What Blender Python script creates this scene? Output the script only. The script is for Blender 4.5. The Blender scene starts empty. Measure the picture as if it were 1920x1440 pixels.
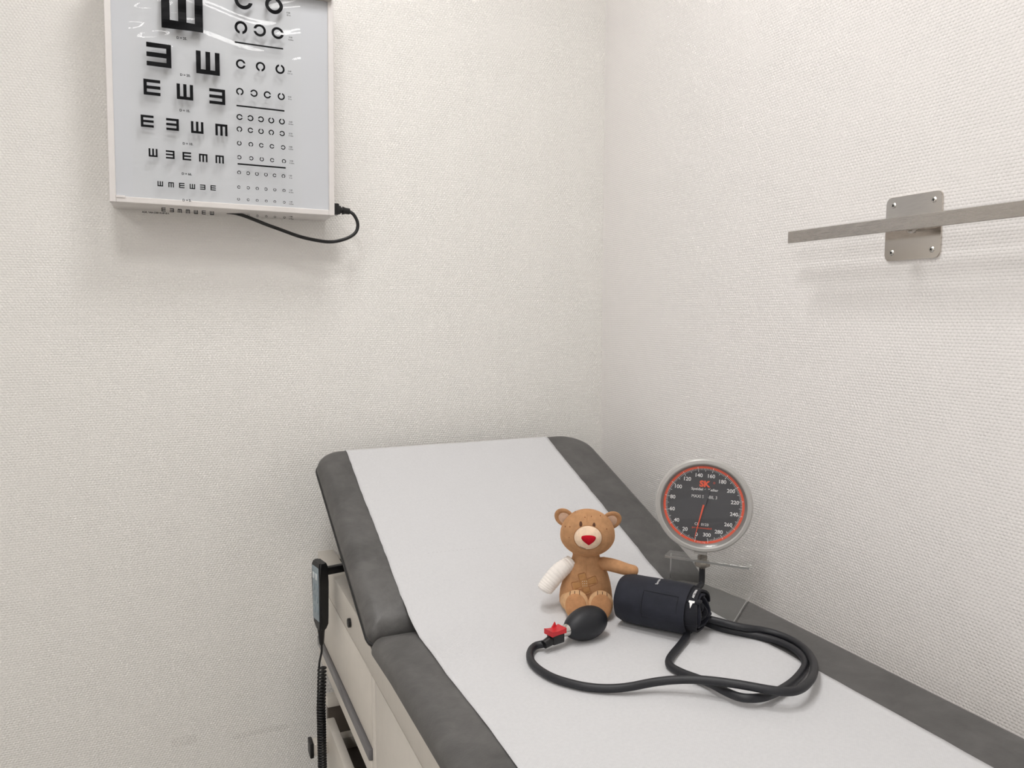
import bpy, bmesh, math, random
from mathutils import Vector, Matrix
random.seed(7)
S = bpy.context.scene
C = S.collection
PI = math.pi

# ------------------------------------------------------------------ camera
FPX = 1464.0
cam_d = bpy.data.cameras.new('camera'); cam = bpy.data.objects.new('camera', cam_d); C.objects.link(cam)
cam_d.sensor_fit = 'HORIZONTAL'; cam_d.sensor_width = 36.0; cam_d.lens = 36.0 * FPX / 1920.0
cam_d.clip_start = 0.02; cam_d.clip_end = 50
cam.location = (0, 0, 1.3)
cam.rotation_euler = (math.radians(90 - 5.105), 0, math.radians(-23.36))
S.camera = cam

# ------------------------------------------------------------------ world, exposure
W = bpy.data.worlds.new('world'); S.world = W; W.use_nodes = True
W.node_tree.nodes['Background'].inputs[0].default_value = (0.9, 0.95, 1.0, 1)
W.node_tree.nodes['Background'].inputs[1].default_value = 0.05
S.view_settings.view_transform = 'Standard'
S.view_settings.look = 'None'
S.view_settings.gamma = 1.0
S.view_settings.use_curve_mapping = False
S.view_settings.exposure = 0.68

CEIL = 2.7
# ceiling luminaires: centre x, y, size x, size y, emission strength
LIGHTS = [(-0.10, 0.42, 0.30, 0.42, 17.0),
          (0.32, 1.05, 0.30, 0.40, 16.0),
          (-1.50, -0.60, 0.60, 1.20, 6.5),  # unseen wide light, added as fill beside the couch
          (-1.50, -2.60, 0.60, 1.20, 12.0)]  # second unseen fill light, added deeper in the room

# ------------------------------------------------------------------ material helpers
def lin(c):
    return tuple((v / 255 / 12.92 if v / 255 <= 0.04045 else ((v / 255 + 0.055) / 1.055) ** 2.4) for v in c) + (1,)

class NT:
    def __init__(s, name):
        s.m = bpy.data.materials.new(name); s.m.use_nodes = True
        s.t = s.m.node_tree; s.n = s.t.nodes; s.l = s.t.links
        s.b = s.n['Principled BSDF']; s.out = s.n['Material Output']
    def new(s, k, **kw):
        x = s.n.new(k)
        for a, v in kw.items(): setattr(x, a, v)
        return x
    def link(s, a, b): s.l.new(a, b)
    def math(s, op, a, b=None, c=None):
        x = s.n.new('ShaderNodeMath'); x.operation = op
        for i, v in enumerate((a, b, c)):
            if v is None: continue
            if isinstance(v, (int, float)): x.inputs[i].default_value = v
            else: s.l.new(v, x.inputs[i])
        return x.outputs[0]
    def coord(s, kind='Object'):
        return s.n.new('ShaderNodeTexCoord').outputs[kind]
    def noise(s, scale, detail=3, rough=0.5, vec=None, dist=0.0):
        x = s.n.new('ShaderNodeTexNoise'); x.inputs['Scale'].default_value = scale
        x.inputs['Detail'].default_value = detail; x.inputs['Roughness'].default_value = rough
        x.inputs['Distortion'].default_value = dist
        s.l.new(vec if vec is not None else s.coord(), x.inputs['Vector'])
        return x.outputs[0]
    def ramp(s, fac, stops):
        x = s.n.new('ShaderNodeValToRGB'); e = x.color_ramp.elements
        while len(e) < len(stops): e.new(0.5)
        for i, (p, c) in enumerate(stops): e[i].position = p; e[i].color = c
        s.l.new(fac, x.inputs[0]); return x.outputs[0]
    def mixc(s, fac, a, b):
        x = s.n.new('ShaderNodeMix'); x.data_type = 'RGBA'
        for i, v in ((0, fac), (6, a), (7, b)):
            if isinstance(v, (int, float)): x.inputs[i].default_value = v
            elif isinstance(v, tuple): x.inputs[i].default_value = v
            else: s.l.new(v, x.inputs[i])
        return x.outputs[2]
    def bump(s, h, strength=0.3, dist=0.001, normal=None):
        x = s.n.new('ShaderNodeBump'); x.inputs['Strength'].default_value = strength
        x.inputs['Distance'].default_value = dist; s.l.new(h, x.inputs['Height'])
        if normal is not None: s.l.new(normal, x.inputs['Normal'])
        s.l.new(x.outputs[0], s.b.inputs['Normal']); return x.outputs[0]
    def set(s, **kw):
        for k, v in kw.items():
            k = k.replace('_', ' ')
            i = s.b.inputs[k]
            if hasattr(v, 'is_linked') or not isinstance(v, (int, float, tuple)): s.l.new(v, i)
            else: i.default_value = v
        return s

def plain(name, rgb, rough=0.5, metal=0.0, var=0.06, nscale=40, bump=0.0, bdist=0.0005, spec=0.5):
    t = NT(name); c = lin(rgb)
    n = t.noise(nscale, 4)
    lo = tuple(v * (1 - var) for v in c[:3]) + (1,); hi = tuple(min(1, v * (1 + var)) for v in c[:3]) + (1,)
    t.set(Base_Color=t.ramp(n, [(0.3, lo), (0.7, hi)]), Roughness=rough, Metallic=metal)
    t.b.inputs['Specular IOR Level'].default_value = spec
    if bump: t.bump(t.noise(nscale * 8, 3), bump, bdist)
    return t.m

def wall_mat(name, axis, rgb, scuffs=(), seam=None):
    """woven glass fibre wallpaper, painted: staggered rows of short raised threads"""
    t = NT(name)
    sep = t.new('ShaderNodeSeparateXYZ'); t.link(t.coord(), sep.inputs[0])
    u = sep.outputs['XY'.index(axis)]; v = sep.outputs[2]
    wob = t.math('MULTIPLY', t.noise(5, 2), 0.0022)
    v2 = t.math('DIVIDE', t.math('ADD', v, wob), 0.0049)
    u2 = t.math('DIVIDE', t.math('ADD', u, wob), 0.0064)
    row = t.math('FLOOR', v2)
    sh = t.math('MULTIPLY', t.math('MODULO', t.math('ADD', row, 1000.0), 2.0), 0.5)
    us = t.math('ADD', u2, sh)
    fr = t.math('FRACT', v2)
    a = t.math('SINE', t.math('MULTIPLY', fr, PI))
    bq = t.math('MULTIPLY_ADD', t.math('SINE', t.math('MULTIPLY', us, 2 * PI)), 0.5, 0.5)
    fine = t.noise(420, 3)
    patch = t.noise(14, 2)
    h = t.math('MULTIPLY', t.math('POWER', a, 0.38), t.math('MULTIPLY_ADD', bq, 0.75, 0.25))
    h = t.math('MULTIPLY', h, t.math('MULTIPLY_ADD', patch, 0.9, 0.55))
    h = t.math('MULTIPLY_ADD', fine, 0.18, h)
    c = lin(rgb)
    col = t.ramp(t.noise(1.4, 2), [(0.3, tuple(x * 0.985 for x in c[:3]) + (1,)), (0.7, c)])
    if seam is not None:
        f = t.math('FRACT', t.math('ADD', t.math('SUBTRACT', u, seam), 20.0))
        line = t.math('LESS_THAN', f, 0.0016)
        h = t.math('SUBTRACT', h, t.math('MULTIPLY', line, 0.9))
    for (su, sv, ru, rv) in scuffs:
        du = t.math('DIVIDE', t.math('SUBTRACT', u, su), ru); dv = t.math('DIVIDE', t.math('SUBTRACT', v, sv), rv)
        d = t.math('ADD', t.math('POWER', t.math('ABSOLUTE', du), 4.0), t.math('POWER', t.math('ABSOLUTE', dv), 4.0))
        m = t.math('LESS_THAN', d, 1.0)
        g = t.math('MULTIPLY', m, t.math('GREATER_THAN', t.math('MULTIPLY', h, t.math('MULTIPLY_ADD', t.noise(160, 2), 1.2, 0.3)), 0.62))
        col = t.mixc(t.math('MULTIPLY', g, 0.24), col, lin((120, 112, 108)))
    t.set(Base_Color=col, Roughness=0.75)
    t.b.inputs['Specular IOR Level'].default_value = 0.12
    t.bump(h, 0.85, 0.0010)
    return t.m

def clear_mat(name, tint, rough, ior, extra=0.0):
    t = NT(name); t.n.remove(t.b)
    tr = t.new('ShaderNodeBsdfTransparent'); tr.inputs[0].default_value = tint
    gl = t.new('ShaderNodeBsdfGlossy'); gl.inputs['Roughness'].default_value = rough
    fr = t.new('ShaderNodeFresnel'); fr.inputs[0].default_value = ior
    nz = t.noise(30, 2); f = t.math('MULTIPLY_ADD', nz, 0.004, fr.outputs[0])
    gm = t.new('ShaderNodeNewGeometry'); f = t.math('MULTIPLY', f, t.math('SUBTRACT', 1.0, gm.outputs['Backfacing']))
    f = t.math('MINIMUM', t.math('ADD', f, extra), 1.0)
    mx = t.new('ShaderNodeMixShader'); t.link(f, mx.inputs[0]); t.link(tr.outputs[0], mx.inputs[1]); t.link(gl.outputs[0], mx.inputs[2])
    t.link(mx.outputs[0], t.out.inputs[0]); return t.m

def brushed(name, rgb, rough, stretch=(1, 1, 1)):
    t = NT(name)
    mp = t.new('ShaderNodeMapping'); mp.inputs['Scale'].default_value = stretch; t.link(t.coord(), mp.inputs[0])
    n = t.noise(60, 5, 0.7, mp.outputs[0])
    c = lin(rgb)
    t.set(Base_Color=t.ramp(n, [(0.25, tuple(x * 0.94 for x in c[:3]) + (1,)), (0.75, c)]), Metallic=1.0)
    r = t.math('MULTIPLY_ADD', n, 0.15, rough); t.link(r, t.b.inputs['Roughness'])
    t.bump(n, 0.03, 0.0002)
    return t.m

def leather(name, rgb):
    t = NT(name); c = lin(rgb)
    n = t.noise(9, 6, 0.62, None, 0.8); n2 = t.noise(45, 4, 0.6, None, 0.5)
    m = t.math('ADD', t.math('MULTIPLY', n, 0.7), t.math('MULTIPLY', n2, 0.3))
    t.set(Base_Color=t.ramp(m, [(0.34, tuple(x * 0.70 for x in c[:3]) + (1,)), (0.5, c), (0.66, tuple(x * 1.38 for x in c[:3]) + (1,))]))
    r = t.math('MULTIPLY_ADD', n, 0.14, 0.38); t.link(r, t.b.inputs['Roughness'])
    vor = t.new('ShaderNodeTexVoronoi'); vor.inputs['Scale'].default_value = 420; t.link(t.coord(), vor.inputs['Vector'])
    b1 = t.bump(vor.outputs[0], 0.18, 0.0006)
    t.bump(t.noise(26, 5, 0.6, None, 1.2), 0.22, 0.003, b1)
    return t.m

def paper_mat(name, rgb, perf=()):
    t = NT(name)
    sep = t.new('ShaderNodeSeparateXYZ'); t.link(t.coord(), sep.inputs[0])
    x, y = sep.outputs[0], sep.outputs[1]
    gx = t.math('SINE', t.math('MULTIPLY', x, 2 * PI / 0.0032)); gy = t.math('SINE', t.math('MULTIPLY', y, 2 * PI / 0.0032))
    emb = t.math('MULTIPLY', gx, gy)
    big = t.noise(14, 3)
    h = t.math('ADD', t.math('MULTIPLY', emb, t.math('MULTIPLY', big, 0.5)), t.noise(330, 3))
    col = lin(rgb)
    base = t.ramp(t.noise(230, 4), [(0.3, tuple(v * 0.955 for v in col[:3]) + (1,)), (0.65, col)])
    for (y0, slope) in perf:
        d = t.math('ABSOLUTE', t.math('SUBTRACT', t.math('SUBTRACT', y, y0), t.math('MULTIPLY', x, slope)))
        on = t.math('LESS_THAN', d, 0.0004)
        dash = t.math('LESS_THAN', t.math('FRACT', t.math('MULTIPLY', x, 130.0)), 0.4)
        dash = t.math('MULTIPLY', dash, t.math('GREATER_THAN', t.noise(22, 2), 0.46))
        base = t.mixc(t.math('MULTIPLY', t.math('MULTIPLY', on, dash), 0.45), base, lin((150, 148, 145)))
    t.set(Base_Color=base, Roughness=0.8)
    t.b.inputs['Specular IOR Level'].default_value = 0.2
    b1 = t.bump(h, 0.35, 0.0007)
    t.bump(t.noise(7, 3, 0.5, None, 0.6), 0.25, 0.004, b1)
    return t.m

def plush(name, rgb, var=0.12):
    t = NT(name); c = lin(rgb)
    n = t.noise(110, 4, 0.6)
    t.set(Base_Color=t.ramp(n, [(0.3, tuple(x * (1 - var) for x in c[:3]) + (1,)), (0.7, tuple(min(1, x * (1 + var)) for x in c[:3]) + (1,))]), Roughness=0.95)
    t.b.inputs['Specular IOR Level'].default_value = 0.1
    t.b.inputs['Sheen Weight'].default_value = 0.55
    t.b.inputs['Sheen Roughness'].default_value = 0.4
    t.b.inputs['Sheen Tint'].default_value = tuple(min(1, x * 1.6) for x in c[:3]) + (1,)
    t.bump(t.noise(900, 2), 0.25, 0.0006)
    return t.m

def fabric(name, rgb):
    t = NT(name); c = lin(rgb)
    sep = t.new('ShaderNodeSeparateXYZ'); t.link(t.coord(), sep.inputs[0])
    wv = t.math('MULTIPLY', t.math('SINE', t.math('MULTIPLY', sep.outputs[0], 2 * PI / 0.0011)), t.math('SINE', t.math('MULTIPLY', sep.outputs[2], 2 * PI / 0.0011)))
    n = t.noise(60, 4)
    t.set(Base_Color=t.ramp(n, [(0.3, tuple(x * 0.85 for x in c[:3]) + (1,)), (0.7, tuple(x * 1.15 for x in c[:3]) + (1,))]), Roughness=0.72)
    t.b.inputs['Specular IOR Level'].default_value = 0.3
    t.b.inputs['Sheen Weight'].default_value = 0.04
    b1 = t.bump(wv, 0.12, 0.0003)
    t.bump(t.noise(38, 3, 0.5, None, 0.6), 0.18, 0.003, b1)
    return t.m

def emit(name, rgb, strength):
    t = NT(name); t.n.remove(t.b)
    e = t.new('ShaderNodeEmission'); e.inputs[0].default_value = lin(rgb); e.inputs[1].default_value = strength
    t.link(e.outputs[0], t.out.inputs[0]); return t.m

M = {}
M['wall_back'] = wall_mat('wallpaper_back', 'X', (245, 243, 239), scuffs=((-0.012, 0.366, 0.026, 0.011), (0.15, 0.352, 0.06, 0.007)), seam=0.8216)
M['wall_side'] = wall_mat('wallpaper_side', 'Y', (245, 242, 240))
M['ceiling'] = plain('ceiling_paint', (238, 237, 233), 0.9, bump=0.1)
M['floor'] = plain('floor_linoleum', (150, 146, 140), 0.4, var=0.12, nscale=25)
M['white_metal'] = plain('white_enamel', (226, 222, 220), 0.38, var=0.02)
M['panel'] = plain('milk_glass', (205, 208, 213), 0.06, var=0.015, nscale=6)
M['film'] = clear_mat('clear_film', (1, 1, 0.995, 1), 0.015, 1.28)
M['ink'] = plain('black_print', (8, 9, 13), 0.6, var=0.1, spec=0.15)
M['clamp'] = plain('grey_clamp_enamel', (182, 178, 170), 0.35, var=0.03)
M['black_plastic'] = plain('black_plastic', (18, 18, 20), 0.42, var=0.15)
M['steel_plate'] = brushed('brushed_steel_plate', (214, 208, 201), 0.08, (1, 1, 12))
M['steel_bar'] = brushed('brushed_steel_bar', (196, 191, 186), 0.20, (1, 1, 14))
M['chrome'] = plain('bright_metal', (205, 203, 198), 0.18, 1.0, var=0.05)
M['leather'] = leather('grey_upholstery', (84, 83, 82))
M['dark_board'] = plain('shadow_gap_black', (26, 26, 27), 0.5)
M['paper'] = paper_mat('crepe_paper', (212, 212, 214), perf=((1.335, -0.02), (0.42, 0.0)))
M['cabinet'] = plain('beige_enamel', (222, 216, 207), 0.42, var=0.02, bump=0.03)
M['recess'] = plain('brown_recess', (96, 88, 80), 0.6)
M['grey_alu'] = plain('grey_handle', (128, 127, 130), 0.35, 0.6, var=0.04)
M['key_panel'] = plain('blue_grey_keypad', (146, 160, 168), 0.4, var=0.05)
M['key_white'] = plain('keypad_symbol', (215, 222, 225), 0.5)
M['rubber'] = plain('black_rubber', (30, 31, 36), 0.48, var=0.12, nscale=120, bump=0.05)
M['bulb'] = plain('bulb_rubber', (24, 26, 32), 0.5, var=0.08)
M['red_plastic'] = plain('red_plastic', (200, 32, 42), 0.38, var=0.05)
M['fabric'] = fabric('navy_cuff_fabric', (35, 37, 47))
M['fabric_edge'] = fabric('navy_cuff_binding', (28, 29, 36))
M['white_print'] = plain('white_print', (245, 245, 245), 0.6, var=0.02)
M['orange_print'] = plain('orange_red_print', (246, 104, 76), 0.5, var=0.04)
M['dial'] = plain('dial_face', (92, 92, 95), 0.7, var=0.0, spec=0.2)
M['housing'] = plain('silver_lacquer', (190, 188, 185), 0.38, 0.12, var=0.02)
M['bezel'] = plain('silver_bezel', (168, 167, 165), 0.3, 0.5, var=0.03)
M['lens'] = clear_mat('gauge_lens', (0.97, 0.97, 0.97, 1), 0.02, 1.3)
M['acrylic'] = clear_mat('clear_acrylic', (0.985, 0.99, 0.987, 1), 0.01, 1.49)
M['acrylic_edge'] = clear_mat('acrylic_edge', (0.96, 0.97, 0.965, 1), 0.3, 2.0, 0.42)
M['brass'] = plain('nickel_fitting', (150, 145, 138), 0.3, 0.9, var=0.08)
M['plush'] = plush('tan_plush', (184, 140, 102))
M['plush_light'] = plush('light_tan_plush', (208, 168, 128))
M['plush_dark'] = plush('sole_plush', (190, 140, 100))
M['plush_cream'] = plush('cream_plush', (235, 208, 182))
M['plush_ear'] = plush('inner_ear_plush', (212, 180, 156))
M['corduroy'] = plush('white_corduroy', (240, 234, 228), 0.04)
M['thread_brown'] = plain('brown_thread', (82, 48, 28), 0.8)
M['thread_tan'] = plain('tan_thread', (166, 118, 78), 0.85)
M['spot'] = plain('embroidered_spot', (132, 72, 40), 0.85)
M['patch'] = plush('sticking_plaster_patch', (176, 132, 88))
M['nose'] = plush('red_felt_nose', (182, 26, 42))
M['thread_white'] = plain('white_thread', (240, 238, 232), 0.8)

# ------------------------------------------------------------------ geometry helpers
def link(name, me, mat, parent=None, smooth=False):
    o = bpy.data.objects.new(name, me); C.objects.link(o)
    if mat is not None:
        me.materials.clear(); me.materials.append(mat)
    if smooth:
        for p in me.polygons: p.use_smooth = True
    if parent is not None: o.parent = parent
    return o

def mesh(name, vs, fs, mat, parent=None, smooth=False, M4=None):
    me = bpy.data.meshes.new(name); 
    if M4 is not None: vs = [M4 @ Vector(v) for v in vs]
    me.from_pydata([tuple(v) for v in vs], [], fs); me.update()
    bm = bmesh.new(); bm.from_mesh(me); bmesh.ops.recalc_face_normals(bm, faces=bm.faces); bm.to_mesh(me); bm.free()
    return link(name, me, mat, parent, smooth)

def bmobj(name, bm, mat, parent=None, smooth=False, M4=None, recalc=True):
    if M4 is not None: bmesh.ops.transform(bm, matrix=M4, verts=bm.verts)
    if recalc: bmesh.ops.recalc_face_normals(bm, faces=bm.faces)
    me = bpy.data.meshes.new(name); bm.to_mesh(me); bm.free()
    return link(name, me, mat, parent, smooth)

def autosmooth(o, deg=35):
    me = o.data
    bm = bmesh.new(); bm.from_mesh(me)
    for f in bm.faces: f.smooth = True
    for e in bm.edges:
        if len(e.link_faces) == 2 and e.calc_face_angle(0) > math.radians(deg): e.smooth = False
    bm.to_mesh(me); bm.free(); return o

def add_box(bm, x0, x1, y0, y1, z0, z1, bevel=0.0, seg=2):
    vs = [bm.verts.new((x, y, z)) for x in (x0, x1) for y in (y0, y1) for z in (z0, z1)]
    fs = [bm.faces.new([vs[i] for i in q]) for q in ((0, 1, 3, 2), (4, 6, 7, 5), (0, 4, 5, 1), (2, 3, 7, 6), (0, 2, 6, 4), (1, 5, 7, 3))]
    if bevel:
        es = list({e for f in fs for e in f.edges})
        bmesh.ops.bevel(bm, geom=es, offset=bevel, segments=seg, affect='EDGES', profile=0.5)
    return bm

def box(name, x0, x1, y0, y1, z0, z1, mat, parent=None, bevel=0.0, seg=2, M4=None):
    bm = add_box(bmesh.new(), x0, x1, y0, y1, z0, z1, bevel, seg)
    o = bmobj(name, bm, mat, parent, False, M4)
    if bevel: autosmooth(o, 40)
    return o

def tube_data(path, radii, n=16, cap=True, up=None):
    """loft circles / ellipses along a path; radii: number or (ra, rb) per point"""
    pts = [Vector(p) for p in path]; vs, fs = [], []
    N = len(pts)
    if not isinstance(radii, (list, tuple)): radii = [radii] * N
    tg = []
    for i in range(N):
        d = pts[min(i + 1, N - 1)] - pts[max(i - 1, 0)]
        tg.append(d.normalized())
    ref = Vector(up) if up is not None else (Vector((0, 0, 1)) if abs(tg[0].z) < 0.9 else Vector((0, 1, 0)))
    a = ref.cross(tg[0]).normalized()
    for i in range(N):
        a = (a - tg[i] * a.dot(tg[i])).normalized(); b = tg[i].cross(a)
        r = radii[i]; ra, rb = r if isinstance(r, (list, tuple)) else (r, r)
        for k in range(n):
            t = 2 * PI * k / n
            vs.append(pts[i] + a * (ra * math.cos(t)) + b * (rb * math.sin(t)))
    for i in range(N - 1):
        for k in range(n):
            k2 = (k + 1) % n
            fs.append((i * n + k, i * n + k2, (i + 1) * n + k2, (i + 1) * n + k))
    if cap:
        fs.append(tuple(reversed(range(n)))); fs.append(tuple(range((N - 1) * n, N * n)))
    return vs, fs

def tube(name, path, radii, mat, parent=None, n=16, cap=True, up=None):
    vs, fs = tube_data(path, radii, n, cap, up)
    return autosmooth(mesh(name, vs, fs, mat, parent), 50)

def catmull(pts, per=8):
    P = [Vector(p) for p in pts]; out = []
    for i in range(len(P) - 1):
        p0 = P[max(i - 1, 0)]; p1 = P[i]; p2 = P[i + 1]; p3 = P[min(i + 2, len(P) - 1)]
        for k in range(per):
            t = k / per
            out.append(0.5 * ((2 * p1) + (-p0 + p2) * t + (2 * p0 - 5 * p1 + 4 * p2 - p3) * t * t + (-p0 + 3 * p1 - 3 * p2 + p3) * t ** 3))
    out.append(P[-1]); return out

def smooth_path(pts, it=2):
    P = [Vector(p) for p in pts]
    for _ in range(it):
        P = [P[0]] + [(P[i - 1] + P[i] * 2 + P[i + 1]) / 4 for i in range(1, len(P) - 1)] + [P[-1]]
    return P

def lathe_y(name, prof, mat, parent=None, n=64, M4=None, smooth=True):
    """revolve (r, y) profile about the local Y axis"""
    vs, fs = [], []
    for (r, y) in prof:
        for k in range(n):
            t = 2 * PI * k / n; vs.append((r * math.cos(t), y, r * math.sin(t)))
    for i in range(len(prof) - 1):
        for k in range(n):
            k2 = (k + 1) % n; fs.append((i * n + k, i * n + k2, (i + 1) * n + k2, (i + 1) * n + k))
    if prof[0][0] > 1e-6: pass
    o = mesh(name, vs, fs, mat, parent, False, M4)
    bm = bmesh.new(); bm.from_mesh(o.data); bmesh.ops.remove_doubles(bm, verts=bm.verts, dist=1e-6)
    bmesh.ops.recalc_face_normals(bm, faces=bm.faces); bm.to_mesh(o.data); bm.free()
    return autosmooth(o, 32) if smooth else o

def ellipsoid(name, c, r, mat, parent=None, seg=40, rings=24, fn=None, M4=None):
    bm = bmesh.new(); bmesh.ops.create_uvsphere(bm, u_segments=seg, v_segments=rings, radius=1.0)
    for v in bm.verts:
        p = Vector(v.co)
        if fn: p = fn(p)
        v.co = Vector((c[0] + p.x * r[0], c[1] + p.y * r[1], c[2] + p.z * r[2]))
    return bmobj(name, bm, mat, parent, True, M4)

def root(name, label, cat, loc=(0, 0, 0), rotz=0.0, group=None, roty=0.0):
    o = bpy.data.objects.new(name, None); C.objects.link(o)
    o.empty_display_size = 0.05; o.location = loc; o.rotation_euler = (0, roty, rotz)
    o['label'] = label; o['category'] = cat
    if group: o['group'] = group
    return o

def tag(o, label, cat, group=None):
    o['label'] = label; o['category'] = cat
    if group: o['group'] = group
    return o

def struct(o):
    o['kind'] = 'structure'; return o

_txt = {}
def text_data(s, size=1.0, bold=0.0):
    """flat lettering as mesh data, centred on its own box, in the x/y plane"""
    key = (s, bold)
    if key not in _txt:
        cu = bpy.data.curves.new('lettering', 'FONT'); cu.body = s; cu.size = 1.0; cu.offset = bold
        cu.resolution_u = 3; cu.align_x = 'CENTER'; cu.fill_mode = 'FRONT'
        ob = bpy.data.objects.new('lettering', cu); C.objects.link(ob)
        dg = bpy.context.evaluated_depsgraph_get()
        me = bpy.data.meshes.new_from_object(ob.evaluated_get(dg))
        vs = [tuple(v.co) for v in me.vertices]; fs = [tuple(p.vertices) for p in me.polygons]
        C.objects.unlink(ob); bpy.data.objects.remove(ob); bpy.data.curves.remove(cu); bpy.data.meshes.remove(me)
        xs = [v[0] for v in vs]; ys = [v[1] for v in vs]
        cx, cy = (min(xs) + max(xs)) / 2, (min(ys) + max(ys)) / 2
        _txt[key] = ([(x - cx, y - cy) for x, y, _ in vs], fs, max(xs) - min(xs), max(ys) - min(ys))
    return _txt[key]

def text_verts(s, w=None, h=None, bold=0.0):
    v, f, W_, H_ = text_data(s, 1.0, bold)
    if w and h: sx, sy = w / W_, h / H_
    elif w: sx = sy = w / W_
    else: sx = sy = h / H_
    return [(x * sx, y * sy) for x, y in v], f

# ------------------------------------------------------------------ the room
XW, YW = 1.031, 1.79
X0, Y0, T = -2.3, -4.2, 0.12
def wall(name, x0, x1, y0, y1, z0, z1, mat): return struct(box(name, x0, x1, y0, y1, z0, z1, mat))
wall('wall_back', X0 - T, XW + T, YW, YW + T, 0, CEIL, M['wall_back'])
wall('wall_right', XW, XW + T, Y0 - T, YW, 0, CEIL, M['wall_side'])
wall('wall_left', X0 - T, X0, Y0 - T, YW, 0, CEIL, M['wall_side'])
wall('wall_front', X0, XW, Y0 - T, Y0, 0, CEIL, M['wall_back'])
wall('floor', X0 - T, XW + T, Y0 - T, YW + T, -0.1, 0, M['floor'])
wall('ceiling', X0 - T, XW + T, Y0 - T, YW + T, CEIL, CEIL + 0.1, M['ceiling'])

LLAB = ['white louvred ceiling light above the seat of the examination couch', 'small white louvred ceiling light close to the back wall by the couch head', 'unseen wide louvred ceiling light added as fill over the floor beside the couch', 'unseen wide louvred ceiling light added as fill deep in the room']
for i, (lx, ly, sx, sy, st) in enumerate(LIGHTS):
    L = root('ceiling_light', LLAB[i], 'light', (lx, ly, CEIL), 0, 'ceiling lights')
    bm = bmesh.new()
    hx, hy = sx / 2, sy / 2
    add_box(bm, -hx - 0.02, hx + 0.02, -hy - 0.02, -hy, -0.05, 0); add_box(bm, -hx - 0.02, hx + 0.02, hy, hy + 0.02, -0.05, 0)
    add_box(bm, -hx - 0.02, -hx, -hy, hy, -0.05, 0); add_box(bm, hx, hx + 0.02, -hy, hy, -0.05, 0)
    bmobj('light_frame', bm, M['white_metal'], L)
    mesh('diffuser', [(-hx, -hy, -0.03), (hx, -hy, -0.03), (hx, hy, -0.03), (-hx, hy, -0.03)], [(0, 3, 2, 1)], emit('lamp_glow_%d' % i, (252, 250, 248), st), L)
    nl = int(sy / 0.12)
    bl = bmesh.new(); add_box(bl, -hx, hx, -0.001, 0.001, -0.05, -0.032); sl0 = bmobj('louvre_slat', bl, M['white_metal'], L)
    for k in range(1, nl):
        s = sl0 if k == 1 else sl0.copy()
        if k > 1: C.objects.link(s)
        s.location = (0, -hy + k * sy / nl, 0)

# ------------------------------------------------------------------ eye chart light box
BW, BD, BH, FR = 0.2115, 0.109, 0.475, 0.0115
ec = root('eye_chart', 'white wall light box with clear film of black tumbling E rows and broken rings', 'eye chart', (0.1077, YW, 1.5095), 0, None, 0.014)
bm = bmesh.new()
add_box(bm, -BW, BW, -BD + 0.02, 0, 0, BH, 0.004)
o = bmobj('box_body', bm, M['white_metal'], ec); autosmooth(o)
bm = bmesh.new()
for a in ((-BW, -BW + FR, 0, BH), (BW - FR, BW, 0, BH), (-BW + FR, BW - FR, 0, FR), (-BW + FR, BW - FR, BH - FR, BH)):
    add_box(bm, a[0], a[1], -BD, -BD + 0.021, a[2], a[3], 0.0012, 1)
autosmooth(bmobj('front_frame', bm, M['white_metal'], ec))
# bowed milk glass pane
NX, NZ = 24, 28
vs, fs = [], []
pw, p0, p1 = BW - FR + 0.0008, FR - 0.0008, BH - FR
for j in range(NZ + 1):
    for i in range(NX + 1):
        a = -1 + 2 * i / NX; b = -1 + 2 * j / NZ
        vs.append((a * pw, -BD + 0.004 + 0.0012 * (1 - a * a) * (1 - b * b * 0.85), p0 + (p1 - p0) * (b + 1) / 2))
for j in range(NZ):
    for i in range(NX):
        q = j * (NX + 1) + i; fs.append((q, q + 1, q + NX + 2, q + NX + 1))
mesh('glass_pane', vs, fs, M['panel'], ec, True)
bm = bmesh.new(); add_box(bm, -BW + FR, -BW + FR + 0.016, -BD - 0.0015, -BD + 0.004, FR - 0.003, FR + 0.0015, 0.0005, 1)
autosmooth(bmobj('pane_clip', bm, M['white_metal'], ec))
bm = bmesh.new(); add_box(bm, -BW + 0.004, BW - 0.004, -BD - 0.014, -BD + 0.006, 0.433, 0.47, 0.004, 3)
autosmooth(bmobj('clamp_bar', bm, M['clamp'], ec))

def film_y(x, z):
    s = min(max((z + 0.035) / 0.47, 0), 1)
    t_ = min(1, (1 - s) / 0.12); y = -BD - 0.0035 - 0.0045 * t_ * t_ * (3 - 2 * t_)
    e = min(max((z - 0.235) / 0.12, 0), 1); e = e * e * (3 - 2 * e)
    y += e * (0.0021 * math.sin(2 * PI * (z / 0.056 + 0.35 * math.sin(14 * x + 0.6) + 2.4 * x)) + 0.0009 * math.sin(2 * PI * (z / 0.027 + 0.5 * math.sin(23 * x) - 3 * x)))
    y += 0.0016 * math.exp(-((x - 0.125) / 0.016) ** 2 - ((z - 0.035) / 0.02) ** 2)
    y -= 0.0015 * math.exp(-((x + 0.15) / 0.014) ** 2 - ((z - 0.10) / 0.024) ** 2)
    return y
NX, NZ = 90, 190
fx0, fx1, fz0, fz1 = -0.1705, 0.1435, -0.034, 0.45
vs, fs = [], []
for j in range(NZ + 1):
    for i in range(NX + 1):
        x = fx0 + (fx1 - fx0) * i / NX; z = fz0 + (fz1 - fz0) * j / NZ
        vs.append((x, film_y(x, z), z))
for j in range(NZ):
    for i in range(NX):
        q = j * (NX + 1) + i; fs.append((q, q + 1, q + NX + 2, q + NX + 1))
film = mesh('clear_film', vs, fs, M['film'], ec, True)

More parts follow.
